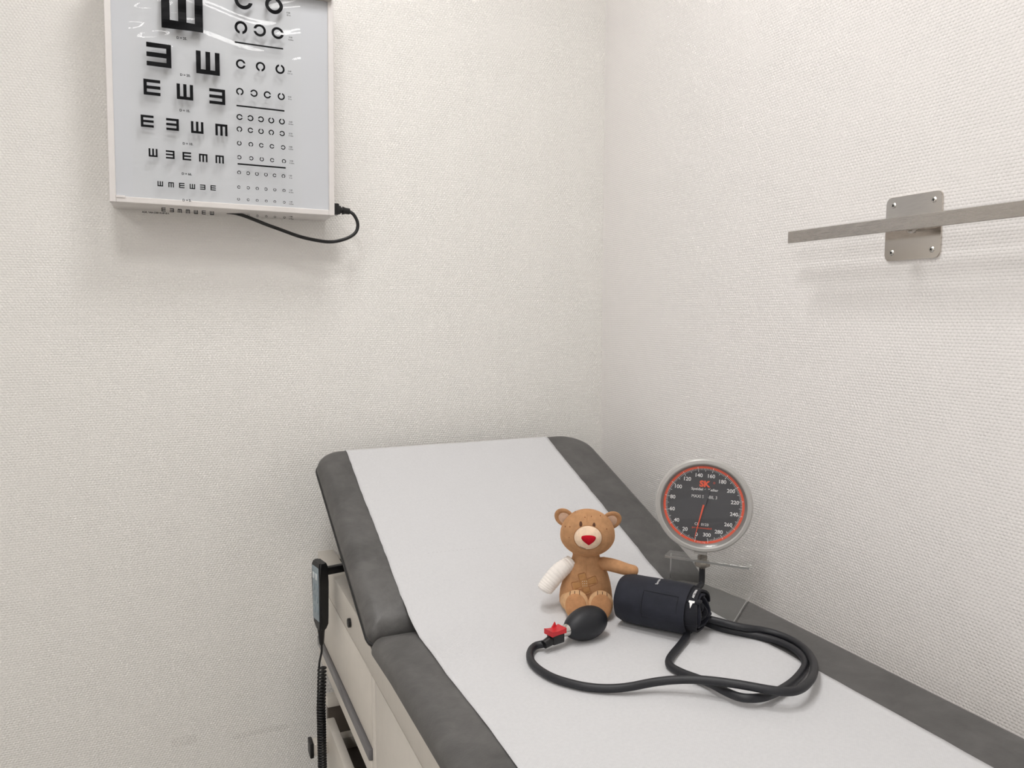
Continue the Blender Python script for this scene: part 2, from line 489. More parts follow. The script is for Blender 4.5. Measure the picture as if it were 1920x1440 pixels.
def e_shape(cx, cz, s, d):
    """tumbling E drawn on the film surface, cell by cell"""
    vs, fs = [], []
    sub = 3 if s > 0.02 else (2 if s > 0.012 else 1)
    n = 5 * sub
    def on(i, j):   # open to the right: stem at left, arms at rows 0,2,4
        return i // sub == 0 or (j // sub) % 2 == 0
    for i in range(n):
        for j in range(n):
            if not on(i, j): continue
            q = []
            for (di, dj) in ((0, 0), (1, 0), (1, 1), (0, 1)):
                a = ((i + di) / n - 0.5) * s; b = ((j + dj) / n - 0.5) * s
                if d == 'l': a, b = -a, b
                elif d == 'u': a, b = b, a
                elif d == 'd': a, b = b, -a
                x, z = cx + a, cz + b
                q.append(len(vs)); vs.append((x, film_y(x, z) - 0.0006, z))
            fs.append(tuple(q))
    return vs, fs
def ring_shape(cx, cz, s, d):
    vs, fs = [], []
    ro, ri, g = s / 2, s / 2 * 0.6, s / 10
    n = 40; a0 = {'r': 0, 'u': PI / 2, 'l': PI, 'd': -PI / 2}[d]
    go, gi = math.asin(g / ro), math.asin(g / ri)
    for k in range(n + 1):
        t = k / n
        for r_, gg in ((ro, go), (ri, gi)):
            a = a0 + gg + (2 * PI - 2 * gg) * t
            x, z = cx + r_ * math.cos(a), cz + r_ * math.sin(a)
            vs.append((x, film_y(x, z) - 0.0006, z))
    for k in range(n): fs.append((2 * k, 2 * k + 1, 2 * k + 3, 2 * k + 2))
    return vs, fs

EROWS = [
 (0.0734, [(-0.0771, 0.3680, 'u')]),
 (0.0429, [(-0.1196, 0.2788, 'l'), (-0.0328, 0.2760, 'u')]),
 (0.0292, [(-0.1330, 0.2176, 'r'), (-0.0752, 0.2162, 'u'), (-0.0169, 0.2146, 'l')]),
 (0.0224, [(-0.1426, 0.1540, 'r'), (-0.0985, 0.1525, 'l'), (-0.0545, 0.1515, 'u'), (-0.0103, 0.1515, 'd')]),
 (0.0155, [(-0.1338, 0.0960, 'u'), (-0.1038, 0.0953, 'l'), (-0.0743, 0.0950, 'r'), (-0.0447, 0.0944, 'd'), (-0.0145, 0.0944, 'd')]),
 (0.0098, [(-0.1226, 0.0387, 'u'), (-0.1035, 0.0382, 'd'), (-0.0845, 0.0384, 'r'), (-0.0654, 0.0379, 'u'), (-0.0467, 0.0381, 'l'), (-0.0275, 0.0381, 'r')]),
 (0.0073, [(-0.1178, -0.0098, 'r'), (-0.1033, -0.0103, 'l'), (-0.0891, -0.0105, 'd'), (-0.0746, -0.0106, 'd'), (-0.0600, -0.0110, 'u'), (-0.0456, -0.0109, 'r'), (-0.0307, -0.0111, 'u')])]
RROWS = [
 (0.0343, 0.4054, [0.0349, 0.0925], 'ru'), (0.0238, 0.3520, [0.0291, 0.0643, 0.0986], 'dlr'),
 (0.0180, 0.2826, [0.0277, 0.0650, 0.1025], 'rdu'), (0.0141, 0.2295, [0.0252, 0.0518, 0.0775, 0.1043], 'dlru'),
 (0.0116, 0.1802, [0.0240, 0.0444, 0.0644, 0.0843, 0.1051], 'rlluu'), (0.0105, 0.1566, [0.0233, 0.0442, 0.0643, 0.0842, 0.1052], 'drudl'),
 (0.0089, 0.1292, [0.0226, 0.0445, 0.0645, 0.0851, 0.1069], 'udrrl'), (0.0081, 0.1019, [0.0223, 0.0449, 0.0651, 0.0851, 0.1081], 'llurd'),
 (0.0071, 0.0721, [0.0214, 0.0385, 0.0553, 0.0727, 0.0894, 0.1068], 'dluurd'), (0.0061, 0.0434, [0.0205, 0.0383, 0.0555, 0.0723, 0.0896, 0.1077], 'rldlud'),
 (0.0052, 0.0197, [0.0196, 0.0379, 0.0550, 0.0726, 0.0893, 0.1079], 'urdddl'), (0.0043, -0.0109, [0.0187, 0.0376, 0.0549, 0.0723, 0.0891, 0.1080], 'luldu' + 'u')]
for s, row in EROWS:
    for (x, z, d) in row:
        v, f = e_shape(x, z, s, d); mesh('tumbling_e', v, f, M['ink'], film)
for s, z, xs, ds in RROWS:
    for x, d in zip(xs, ds):
        v, f = ring_shape(x, z, s, d); mesh('broken_ring', v, f, M['ink'], film)
for (x0, x1, z) in ((0.0174, 0.1093, 0.3238), (0.0185, 0.1103, 0.2018), (0.0187, 0.1115, 0.0888)):
    vs, fs = [], []; n = 24
    for k in range(n + 1):
        x = x0 + (x1 - x0) * k / n
        for dz in (-0.0015, 0.0015): vs.append((x, film_y(x, z) - 0.0006, z + dz))
    for k in range(n): fs.append((2 * k, 2 * k + 1, 2 * k + 3, 2 * k + 2))
    mesh('printed_line', vs, fs, M['ink'], film)
def film_text(name, s, x, z, h=None, w=None, bold=0.0):
    v, f = text_verts(s, w, h, bold)
    mesh(name, [(x + a, film_y(x + a, z + b) - 0.0006, z + b) for a, b in v], f, M['ink'], film)
for s, x, z in (('D = 25.', -0.0786, 0.3166), ('D = 20.', -0.0739, 0.2479), ('D = 15.', -0.0761, 0.181), ('D = 10.', -0.072, 0.1188), ('D = 66.', -0.0748, 0.0612), ('D = 5.', -0.0758, 0.0106)):
    film_text('printed_caption', s, x, z, 0.0046, None, 0.03)
for s1, s2, x, z in (('0.20', '25 m', 0.1199, 0.3929), ('0.30', '16.66m', 0.1235, 0.3448), ('0.40', '12.5 m', 0.1212, 0.2789), ('0.50', '10 m', 0.1207, 0.2285), ('0.60', '8.33m', 0.1222, 0.1792), ('0.70', '7.15m', 0.1219, 0.1559), ('0.80', '6.25m', 0.1217, 0.1294), ('0.90', '5.55m', 0.1231, 0.1014), ('1.00', '5 m', 0.1206, 0.0718), ('1.20', '4.15m', 0.1214, 0.043), ('1.40', '3.55m', 0.1212, 0.0194), ('1.80', '2.75m', 0.1208, -0.0107)):
    film_text('printed_caption', s1, x, z + 0.0022, 0.0029, None, 0.015)
    film_text('printed_caption', s2, x + 0.0005, z - 0.0022, 0.0027, None, 0.015)
film_text('printed_caption', 'ADR. VAN DER KUIP B.V.', -0.1318, -0.0168, None, 0.048, 0.03)

# ------------------------------------------------------------------ power cord of the light box
pc = root('power_cord', 'black power cord plugged into the side of the eye chart box', 'power cord', (0.322, 1.735, 1.526))
ox, oy, oz = 0.322, 1.735, 1.526
bm = bmesh.new(); add_box(bm, -0.004, 0.016, -0.012, 0.012, -0.011, 0.013, 0.003, 2); autosmooth(bmobj('plug', bm, M['black_plastic'], pc))
o = tube('strain_relief', [(0.014, 0, 0.0), (0.020, 0, 0.0), (0.021, 0, -0.0004), (0.024, 0, -0.0006), (0.0245, 0, -0.0007), (0.03, 0, -0.001), (0.040, 0, -0.002), (0.0405, 0, -0.002)], [0.010, 0.009, 0.0065, 0.0065, 0.009, 0.007, 0.0065, 0.004], M['black_plastic'], pc, 20)
cab = [(0.362, 1.735, 1.524), (0.371, 1.732, 1.5165), (0.3785, 1.73, 1.4985), (0.3735, 1.728, 1.4788), (0.352, 1.725, 1.4642), (0.318, 1.722, 1.4555), (0.283, 1.72, 1.4582), (0.25, 1.72, 1.4648), (0.2172, 1.72, 1.4757), (0.1852, 1.722, 1.4865), (0.159, 1.73, 1.4975), (0.13, 1.745, 1.509), (0.11, 1.755, 1.512)]
tube('cable', [Vector(p) - Vector((ox, oy, oz)) for p in smooth_path(catmull(cab, 6), 2)], 0.0036, M['black_plastic'], pc, 12)

# ------------------------------------------------------------------ steel wall rail
wr = root('wall_rail', 'flat stainless steel bar on a square screwed wall plate', 'wall rail', (XW, 0.857, 1.431), PI / 2)
# local frame: x along the wall (towards the back wall), y into the room
def rr_prism(name, hx, hz, r, y0, y1, mat, parent, n=8, bev=0.0006):
    bm = bmesh.new(); ring = []
    for cxs, czs, a0 in ((1, 1, 0), (-1, 1, PI / 2), (-1, -1, PI), (1, -1, 1.5 * PI)):
        for k in range(n + 1):
            a = a0 + PI / 2 * k / n
            ring.append((cxs * (hx - r) + r * math.cos(a), czs * (hz - r) + r * math.sin(a)))
    v0 = [bm.verts.new((x, y0, z)) for x, z in ring]; v1 = [bm.verts.new((x, y1, z)) for x, z in ring]
    bm.faces.new(v0); top = bm.faces.new(v1)
    for k in range(len(ring)): bm.faces.new((v0[k], v0[(k + 1) % len(ring)], v1[(k + 1) % len(ring)], v1[k]))
    if bev: bmesh.ops.bevel(bm, geom=list(top.edges), offset=bev, segments=2, affect='EDGES')
    return autosmooth(bmobj(name, bm, mat, parent))
rr_prism('mounting_plate', 0.0485, 0.0485, 0.009, 0, 0.003, M['steel_plate'], wr)
for sx in (-1, 1):
    for sz in (-1, 1):
        sc = lathe_y('screw', [(0, 0.0048), (0.0028, 0.0046), (0.0044, 0.0034), (0.0046, 0.0025)], M['chrome'], wr, 24, Matrix.Translation((sx * 0.035, 0, sz * 0.036)))
        bm = bmesh.new()
        Rm = Matrix.Translation((sx * 0.035, 0, sz * 0.036)) @ Matrix.Rotation(0.5 + sx + sz * 0.7, 4, 'Y')
        add_box(bm, -0.0022, 0.0022, 0.0046, 0.005, -0.0005, 0.0005); add_box(bm, -0.0005, 0.0005, 0.0046, 0.005, -0.0022, 0.0022)
        bmobj('cross_slot', bm, M['ink'], sc, False, Rm)
lathe_y('stem', [(0, 0.002), (0.0095, 0.002), (0.0095, 0.005), (0.0065, 0.007), (0.0065, 0.054), (0, 0.054)], M['steel_bar'], wr, 32)
bm = bmesh.new(); add_box(bm, -0.75, 0.2015, 0.053, 0.058, -0.0098, 0.0098, 0.0004, 1); autosmooth(bmobj('flat_bar', bm, M['steel_bar'], wr))

# ------------------------------------------------------------------ examination couch
co = root('examination_couch', 'grey upholstered examination couch with raised backrest and beige cabinet base', 'examination couch', (0.59, 0.6, 0))
CO = Vector((0.59, 0.6, 0)); Cm = Matrix.Translation(-CO)
PXL, PXR = 0.266, 0.921
HY, HZ, ANG = 1.154, 0.8, math.radians(21.5)

def rr_loop(x0, x1, y0, y1, rad, inset, n=10):
    """rounded rectangle loop, radii for corners (x1y1, x0y1, x0y0, x1y0)"""
    pts = []
    x0 += inset; x1 -= inset; y0 += inset; y1 -= inset
    for (cx, cy, sx, sy, a0, r) in ((x1, y1, -1, -1, 0, rad[0]), (x0, y1, 1, -1, PI / 2, rad[1]), (x0, y0, 1, 1, PI, rad[2]), (x1, y0, -1, 1, 1.5 * PI, rad[3])):
        r = max(r - inset, 0.0008)
        for k in range(n + 1):
            a = a0 + PI / 2 * k / n
            pts.append((cx + sx * r + r * math.cos(a), cy + sy * r + r * math.sin(a)))
    return pts
def pad(name, x0, x1, y0, y1, T_, rad, e, mat, parent, M4, drop=None, botr=0.006):
    """upholstered cushion; local z = 0 is the top surface"""
    loops = []
    loops.append((0.03, -T_)); loops.append((botr, -T_))
    for k in range(1, 4): a = k / 3 * PI / 2; loops.append((botr * (1 - math.sin(a)), -T_ + botr * (1 - math.cos(a))))
    for k in range(0, 9): a = k / 8 * PI / 2; loops.append((e * (1 - math.cos(a)), -e + e * math.sin(a)))
    for i in (0.05, 0.07, 0.1, 0.14, 0.19, 0.25, 0.3): loops.append((i, 0.0))
    vs, fs = [], []; n = None
    # densify straight sides so that the cushion can be shaped
    def dens(L):
        out = []
        for k in range(len(L)):
            a, b = L[k], L[(k + 1) % len(L)]
            d = math.dist(a, b); m = 14 if (k + 1) % 11 == 0 else 1
            for q in range(m): out.append((a[0] + (b[0] - a[0]) * q / m, a[1] + (b[1] - a[1]) * q / m))
        return out
    for inset, z in loops:
        L = dens(rr_loop(x0, x1, y0, y1, rad, inset)); n = len(L)
        for (x, y) in L:
            zz = z + (drop(x, y) if drop else 0.0) * (1 if z > -T_ * 0.8 else 0.6)
            vs.append((x, y, zz))
    for i in range(len(loops) - 1):
        for k in range(n): fs.append((i * n + k, i * n + (k + 1) % n, (i + 1) * n + (k + 1) % n, (i + 1) * n + k))
    fs.append(tuple(range((len(loops) - 1) * n, len(loops) * n))); fs.append(tuple(reversed(range(n))))
    return autosmooth(mesh(name, vs, fs, mat, parent, False, M4), 60)

BRM = Matrix.Translation((0, HY, HZ)) @ Matrix.Rotation(ANG, 4, 'X')
def br_drop(x, y):
    d = max(0, 1 - (y - 0.028) / 0.06)
    return -0.014 * d ** 1.6
BL = 0.578
def fl_drop(x, y):
    d = max(0, 1 - (1.198 - y) / 0.06)
    return -0.016 * d ** 1.6
pad('backrest_cushion', PXL, PXR, 0.028, BL, 0.044, (0.075, 0.055, 0.018, 0.018), 0.024, M['leather'], co, Cm @ BRM, br_drop)
pad('seat_cushion', PXL + 0.002, PXR, -0.45, 1.198, 0.034, (0.02, 0.02, 0.04, 0.04), 0.021, M['leather'], co, Cm @ Matrix.Translation((0, 0, HZ)), fl_drop)
# black piping along the backrest and its board
lp = rr_loop(PXL, PXR, 0.028, BL, (0.075, 0.055, 0.018, 0.018), 0.0005)
tube('piping', [Cm @ BRM @ Vector((x, y, -0.029 + br_drop(x, y))) for x, y in lp + lp[:1]], 0.0032, M['dark_board'], co, 8)
bm = bmesh.new(); add_box(bm, PXL + 0.008, PXR - 0.008, 0.02, BL - 0.03, -0.058, -0.042, 0.003, 1); autosmooth(bmobj('backrest_board', bm, M['dark_board'], co, False, Cm @ BRM))
for sx in (0.36, 0.82):
    tube('backrest_strut', [Cm @ Vector((sx, 1.58, 0.70)), Cm @ BRM @ Vector((sx, 0.30, -0.06))], 0.012, M['grey_alu'], co, 12)
FX = 0.280   # outer face of the cabinet
CR = 0.905
def cbox(name, *a, mat='cabinet', bevel=0.003, parent=co): return box(name, *a, M[mat], parent, bevel, 2, Cm)
cbox('side_rail', FX, FX + 0.034, -0.42, 1.752, 0.706, 0.768, bevel=0.0015)
cbox('side_rail', CR - 0.034, CR, -0.42, 1.752, 0.706, 0.768, bevel=0.002)
cbox('cross_rail', FX + 0.03, CR - 0.03, 1.716, 1.75, 0.706, 0.756)
cbox('seat_deck', FX + 0.02, CR - 0.02, -0.43, 1.13, 0.735, 0.767, mat='dark_board')
cbox('base_board', FX + 0.034, CR - 0.034, 1.10, 1.72, 0.68, 0.70, mat='dark_board')
cbox('side_panel', FX + 0.0004, FX + 0.02, -0.42, 1.213, 0.12, 0.7035, bevel=0.001)
cbox('side_panel', CR - 0.02, CR, -0.42, 1.74, 0.12, 0.702, bevel=0.004)
cbox('end_panel', FX + 0.01, CR - 0.01, -0.435, -0.42, 0.12, 0.76)
cbox('edge_strip', FX + 0.0002, FX + 0.012, 1.216, 1.236, 0.12, 0.7035, bevel=0.001)
dr = cbox('drawer_front', FX + 0.0004, FX + 0.02, 1.239, 1.748, 0.575, 0.7035, bevel=0.001)
box('drawer_handle', FX - 0.006, FX + 0.004, 1.239, 1.748, 0.554, 0.574, M['grey_alu'], dr, 0.002, 2, Cm)
box('handle_lip', FX - 0.003, FX + 0.02, 1.239, 1.748, 0.522, 0.553, M['cabinet'], dr, 0.003, 2, Cm)
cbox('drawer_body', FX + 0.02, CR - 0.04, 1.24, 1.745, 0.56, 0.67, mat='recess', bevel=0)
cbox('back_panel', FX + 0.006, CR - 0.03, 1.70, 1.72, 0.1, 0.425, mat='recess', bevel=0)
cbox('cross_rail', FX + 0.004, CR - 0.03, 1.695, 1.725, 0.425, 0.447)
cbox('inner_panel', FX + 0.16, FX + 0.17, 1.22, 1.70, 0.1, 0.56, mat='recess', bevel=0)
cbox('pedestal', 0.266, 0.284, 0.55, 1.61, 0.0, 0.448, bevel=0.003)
cbox('pedestal_shade_block', 0.284, CR - 0.05, 0.56, 1.60, 0.0, 0.385, mat='recess', bevel=0.002)  # dark block stands in for the shade inside the hollow pedestal
cbox('shadow_gap_strip', FX + 0.004, FX + 0.018, -0.41, 1.745, 0.699, 0.708, mat='dark_board', bevel=0)  # dark strip set into the seam to draw its shadow line
kn = lathe_y('knob', [(0, 0.0055), (0.0075, 0.0055), (0.0085, 0.0045), (0.0085, 0.0)], M['black_plastic'], co, 28, Cm @ Matrix.Translation((FX, 1.40, 0.733)) @ Matrix.Rotation(PI / 2, 4, 'Z'))
cbox('foot_bar', 0.234, 0.34, 1.585, 1.612, 0.384, 0.410, bevel=0.002)
cbox('bar_end_cap', 0.228, 0.236, 1.582, 1.615, 0.381, 0.413, mat='black_plastic', bevel=0.002)

# ------------------------------------------------------------------ crepe paper on the couch
PL, PR = 0.332, 0.8145
def surf_profile():
    """(y, z) along the couch: flat, dip at the hinge, up the backrest, over its head edge"""
    pts = []
    for k in range(0, 60): pts.append((-0.44 + (1.10 + 0.44) * k / 59, HZ))
    for y, z in ((1.115, HZ + 0.0002), (1.13, HZ + 0.0010), (1.145, HZ + 0.0028), (1.16, HZ + 0.0060), (1.175, HZ + 0.0104), (1.19, HZ + 0.0156), (1.205, HZ + 0.0212)): pts.append((y, z))
    for k in range(0, 30):
        v = 0.075 + (BL - 0.024 - 0.075) * k / 29
        q = BRM @ Vector((0, v, 0)); pts.append((q.y, q.z))
    for k in range(1, 9):
        a = k / 8 * PI / 2; q = BRM @ Vector((0, BL - 0.024 + 0.024 * math.sin(a), -0.024 + 0.024 * math.cos(a))); pts.append((q.y, q.z))
    q = BRM @ Vector((0, BL, -0.045)); pts.append((q.y, q.z))
    return pts
prof = surf_profile()
NXP = 60
vs, fs = [], []
rng = random.Random(3)
eL = [rng.uniform(-1, 1) for _ in prof]; eR = [rng.uniform(-1, 1) for _ in prof]
for j, (y, z) in enumerate(prof):
    j0, j1 = max(j - 1, 0), min(j + 1, len(prof) - 1)
    ny, nz = -(prof[j1][1] - prof[j0][1]), prof[j1][0] - prof[j0][0]; ln = math.hypot(ny, nz); ny /= ln; nz /= ln
    for i in range(NXP + 1):
        a = i / NXP
        xl = PL + 0.0006 * eL[j] + 0.0005 * math.sin(y * 24); xr = PR + 0.0008 * eR[j] + 0.0007 * math.sin(y * 19 + 1)
        x = xl + (xr - xl) * a
        up = 0.0010 + 0.00045 * math.sin(x * 23 + y * 11) * math.sin(y * 17 - x * 9) + 0.0005 * math.exp(-(min(a, 1 - a) / 0.02) ** 2) * (0.6 + 0.4 * math.sin(y * 60))
        vs.append((x, y + ny * up, z + nz * up))
for j in range(len(prof) - 1):
    for i in range(NXP):
        q = j * (NXP + 1) + i; fs.append((q, q + 1, q + NXP + 2, q + NXP + 1))
pp = mesh('couch_paper', vs, fs, M['paper'], None, True)
bm = bmesh.new(); bm.from_mesh(pp.data)
bm.normal_update(); bm.to_mesh(pp.data); bm.free()
md = pp.modifiers.new('thickness', 'SOLIDIFY'); md.thickness = 0.0003; md.offset = -1
tag(pp, 'long white crepe paper sheet running down the middle of the grey couch', 'paper sheet')

# ------------------------------------------------------------------ hand control with coiled cord
hc_loc = Vector((0.2485, 1.535, 0.676))
hc = root('hand_control', 'black hand control with coiled cord hooked on the couch side', 'remote control', hc_loc, math.radians(11))
# local: key face towards -x
bm = bmesh.new()
prof_h = [(0.0, 0.012), (0.012, 0.019), (0.03, 0.0215), (0.10, 0.0225), (0.131, 0.0225), (0.137, 0.020)]
prev = None
for (z, hw) in prof_h:
    tx = 0.009 if 0.005 < z < 0.135 else 0.007
    ring = [bm.verts.new(p) for p in ((-tx, -hw, z), (tx, -hw, z), (tx, hw, z), (-tx, hw, z))]
    if prev:
        for k in range(4): bm.faces.new((prev[k], prev[(k + 1) % 4], ring[(k + 1) % 4], ring[k]))
    else: bm.faces.new(ring)
    prev = ring
bm.faces.new(prev)
bmesh.ops.bevel(bm, geom=[e for e in bm.edges if abs((e.verts[0].co - e.verts[1].co).normalized().z) > 0.5], offset=0.0035, segments=3, affect='EDGES')
body = autosmooth(bmobj('control_body', bm, M['black_plastic'], hc))
kp = box('keypad', -0.0102, -0.0085, -0.016, 0.016, 0.02, 0.128, M['key_panel'], hc, 0.0006, 1)
for k in range(4):
    for sy in (-1, 1):
        box('key', -0.0112, -0.0101, sy * 0.0075 - 0.005, sy * 0.0075 + 0.005, 0.034 + k * 0.023, 0.047 + k * 0.023, M['key_white' if k == 3 else 'key_panel'], kp, 0.0005, 1)
bm = bmesh.new(); add_box(bm, 0.006, 0.062, -0.007, 0.007, 0.108, 0.123, 0.002, 2); autosmooth(bmobj('hook', bm, M['black_plastic'], hc))
tube('cord_boot', [(0, 0, 0.004), (0, 0, -0.01), (0, 0, -0.03), (0, 0, -0.034)], [0.008, 0.0065, 0.0048, 0.003], M['black_plastic'], hc, 16)
path = [Vector((0, 0, -0.03)), Vector((0.0, 0, -0.045)), Vector((-0.002, 0, -0.056)), Vector((-0.006, -0.002, -0.068)), Vector((-0.007, -0.003, -0.076))]
path = catmull(path, 5)
turns = 46; zt = -0.078
for k in range(turns * 14 + 1):
    t = k / 14; a = 2 * PI * t + PI
    p = 0.0078 - 0.0022 * min(1, t / 16)
    zt -= p / 14
    path.append(Vector((0.0 + 0.0072 * math.cos(a) - 0.004 * min(1, t / 12), 0.0072 * math.sin(a), zt)))
path += catmull([path[-1], path[-1] + Vector((0.006, 0.004, -0.02)), Vector((0.05, 0.0, zt - 0.03))], 6)[1:]
tube('coiled_cord', path, 0.0022, M['black_plastic'], hc, 8)

# ------------------------------------------------------------------ teddy bear
bear_loc = Vector((0.628, 1.133, 0.8012)); bear_rot = math.radians(-28.7)
tb = root('teddy_bear', 'tan plush teddy bear with red nose, white corduroy arm and plaster patch', 'teddy bear', bear_loc, bear_rot)
# torso: stacked ellipses
def loft_z(name, rows, mat, parent, n=40):
    """rows: z, cx, cy, rx, ry"""
    vs, fs = [], []
    for (z, cx, cy, rx, ry) in rows:
        for k in range(n):
            t = 2 * PI * k / n; vs.append((cx + rx * math.cos(t), cy + ry * math.sin(t), z))
    for i in range(len(rows) - 1):
        for k in range(n): fs.append((i * n + k, i * n + (k + 1) % n, (i + 1) * n + (k + 1) % n, (i + 1) * n + k))
    fs.append(tuple(reversed(range(n)))); fs.append(tuple(range((len(rows) - 1) * n, len(rows) * n)))
    return mesh(name, vs, fs, mat, parent, True)
rows = [(0.0, -0.002, 0.0, 0.022, 0.016), (0.001, -0.002, 0.0, 0.034, 0.026), (0.004, -0.002, 0.0, 0.0405, 0.031), (0.012, -0.002, 0.0, 0.0445, 0.0345), (0.022, -0.002, 0.0, 0.0448, 0.0355), (0.034, -0.002, 0.0, 0.0435, 0.0345),
        (0.048, -0.0015, 0.001, 0.0405, 0.0315), (0.062, -0.001, 0.002, 0.0360, 0.0275), (0.074, -0.001, 0.002, 0.0315, 0.0235), (0.082, -0.0015, 0.002, 0.0275, 0.0205), (0.089, -0.002, 0.002, 0.0235, 0.0185), (0.094, -0.002, 0.001, 0.0225, 0.018), (0.101, -0.002, 0.0, 0.0245, 0.0195), (0.110, -0.001, 0, 0.02, 0.016)]
def torso_y(x, z):
    """front surface of the torso at (x, z)"""
    for i in range(len(rows) - 1):
        if rows[i][0] <= z <= rows[i + 1][0]:
            t = (z - rows[i][0]) / (rows[i + 1][0] - rows[i][0]); r = [rows[i][k] * (1 - t) + rows[i + 1][k] * t for k in range(5)]
            q = max(0, 1 - ((x - r[1]) / r[3]) ** 2); return r[2] - r[4] * math.sqrt(q)
    return 0
loft_z('torso', rows, M['plush'], tb)
tube('belly_seam', [(-0.0015, torso_y(-0.0015, z) - 0.0002, z) for z in [0.03 + 0.0025 * k for k in range(22)]], 0.00028, M['thread_tan'], tb, 6)
# head: broad lower cheeks
HCc, HR = (0.0, -0.006, 0.1335), (0.0455, 0.037, 0.0415)
def head_fn(p):
    w = 1.0 + 0.06 * max(0, -p.z) * (1 - abs(p.z)) * 2.2 - 0.03 * max(0, p.z)
    return Vector((p.x * w, p.y * (1 + 0.04 * (-p.z)), p.z * (0.97 if p.z > 0 else 0.95)))
def head_y(x, z):
    a = ((x - HCc[0]) / HR[0]); b = (z - HCc[2]) / (HR[2] * 0.96)
    return HCc[1] - HR[1] * math.sqrt(max(0.0, 1 - a * a - b * b))
hd = ellipsoid('head', HCc, HR, M['plush'], tb, 48, 32, head_fn)
tube('head_seam', [(-0.001, head_y(-0.001, z) - 0.0001, z) for z in [0.160 + 0.0011 * k for k in range(12)]], 0.00028, M['thread_tan'], hd, 6)
# muzzle, nose, mouth stitch
MC, MR = (0.0006, -0.0335, 0.1345), (0.0236, 0.0175, 0.0205)
mz = ellipsoid('muzzle', MC, MR, M['plush_cream'], tb, 40, 24)
tube('muzzle_seam', [(MC[0] + 0.0232 * math.cos(t), head_y(MC[0] + 0.0232 * math.cos(t), MC[2] + 0.0201 * math.sin(t)) - 0.0007, MC[2] + 0.0201 * math.sin(t)) for t in [2 * PI * k / 60 for k in range(61)]], 0.0006, M['thread_tan'], mz, 6)
def muz_y(x, z):
    a = (x - MC[0]) / MR[0]; b = (z - MC[2]) / MR[2]
    return MC[1] - MR[1] * math.sqrt(max(0.0, 1 - a * a - b * b))
def patch_poly(name, outline, surf, lift, mat, parent, cx, cz, rings=6):
    """domed piece of felt that follows a curved surface"""
    vs, fs = [], []; n = len(outline)
    for k in range(rings + 1):
        s = k / rings
        for (x, z) in outline:
            X, Z = cx + (x - cx) * s, cz + (z - cz) * s
            vs.append((X, surf(X, Z) - lift * math.sqrt(max(0, 1 - s ** 4)) + (0.0008 if k == rings else 0), Z))
    for k in range(rings):
        for i in range(n): fs.append((k * n + i, k * n + (i + 1) % n, (k + 1) * n + (i + 1) % n, (k + 1) * n + i))
    o = mesh(name, vs, fs, mat, parent, True)
    bm = bmesh.new(); bm.from_mesh(o.data); bmesh.ops.remove_doubles(bm, verts=bm.verts, dist=1e-6); bmesh.ops.recalc_face_normals(bm, faces=bm.faces); bm.to_mesh(o.data); bm.free()
    for p in o.data.polygons: p.use_smooth = True
    return o
nose_ctrl = [(-0.0108, 0.1395), (-0.0098, 0.1433), (-0.004, 0.1452), (0.002, 0.1456), (0.008, 0.1450), (0.0130, 0.1430), (0.0138, 0.1395), (0.0115, 0.1355), (0.0070, 0.1315), (0.0032, 0.1287), (0.0020, 0.1281), (0.0006, 0.1287), (-0.0035, 0.1320), (-0.0082, 0.1358)]
no = [(p.x, p.z) for p in catmull([(x, 0, z) for x, z in nose_ctrl + nose_ctrl[:1]], 4)[:-1]]
no = [(x, z - 0.0035) for x, z in no]
patch_poly('nose', no, muz_y, 0.0028, M['nose'], tb, 0.0018, 0.1345)
mp = [(-0.0125 + 0.0265 * k / 16, 0.1205 - 0.0035 * math.sin(PI * k / 16)) for k in range(7)]
tube('mouth_stitch', [(x, muz_y(x, z) - 0.0002, z) for x, z in mp], 0.0004, M['thread_brown'], mz, 6)
for ex, ezz, w in ((-0.0112, 0.1556, 0.0024), (0.0104, 0.1542, 0.0024)):
    ell = [(ex + w * 1.05 * math.cos(t) , ezz + 0.0044 * math.sin(t)) for t in [2 * PI * k / 20 for k in range(20)]]
    patch_poly('eye', ell, head_y, 0.0009, M['thread_brown'], tb, ex, ezz, 3)
for (x, z) in ((-0.0208, 0.1689), (-0.0045, 0.1655), (0.006, 0.1668), (0.0209, 0.1665), (-0.0291, 0.1495), (-0.037, 0.1478), (-0.0302, 0.1325), (-0.0275, 0.1196), (0.0313, 0.1473), (0.0323, 0.1295), (-0.0147, 0.1085), (0.0157, 0.107)):
    dot = [(x + 0.00085 * math.cos(t), z + 0.001 * math.sin(t)) for t in [2 * PI * k / 10 for k in range(10)]]
    patch_poly('freckle', dot, head_y, 0.0006, M['spot'], hd, x, z, 2)
# ears
for (cx, cz, s, rot) in ((-0.0392, 0.1560, -1, 0.85), (0.0398, 0.1530, 1, -0.95)):
    E4 = Matrix.Translation((cx, 0.003, cz)) @ Matrix.Rotation(-rot, 4, 'Y') @ Matrix.Rotation(s * 0.35, 4, 'Z')
    def ear_fn(p):
        q = Vector(p)
        if q.y < 0: q.y *= 0.35; 
        rr = math.hypot(q.x, q.z)
        if p.y < 0: q.y += 0.55 * max(0, 1 - (rr / 0.75) ** 2)     # hollow front
        return q
    ea = ellipsoid('ear', (0, 0, 0), (0.0165, 0.008, 0.0180), M['plush'], tb, 36, 24, ear_fn, E4)
    def in_fn(p):
        q = Vector(p); q.y *= 0.5
        return q
    ellipsoid('inner_ear', (0, -0.0002, -0.002), (0.0112, 0.004, 0.0118), M['plush_ear'], ea, 28, 16, in_fn, E4)
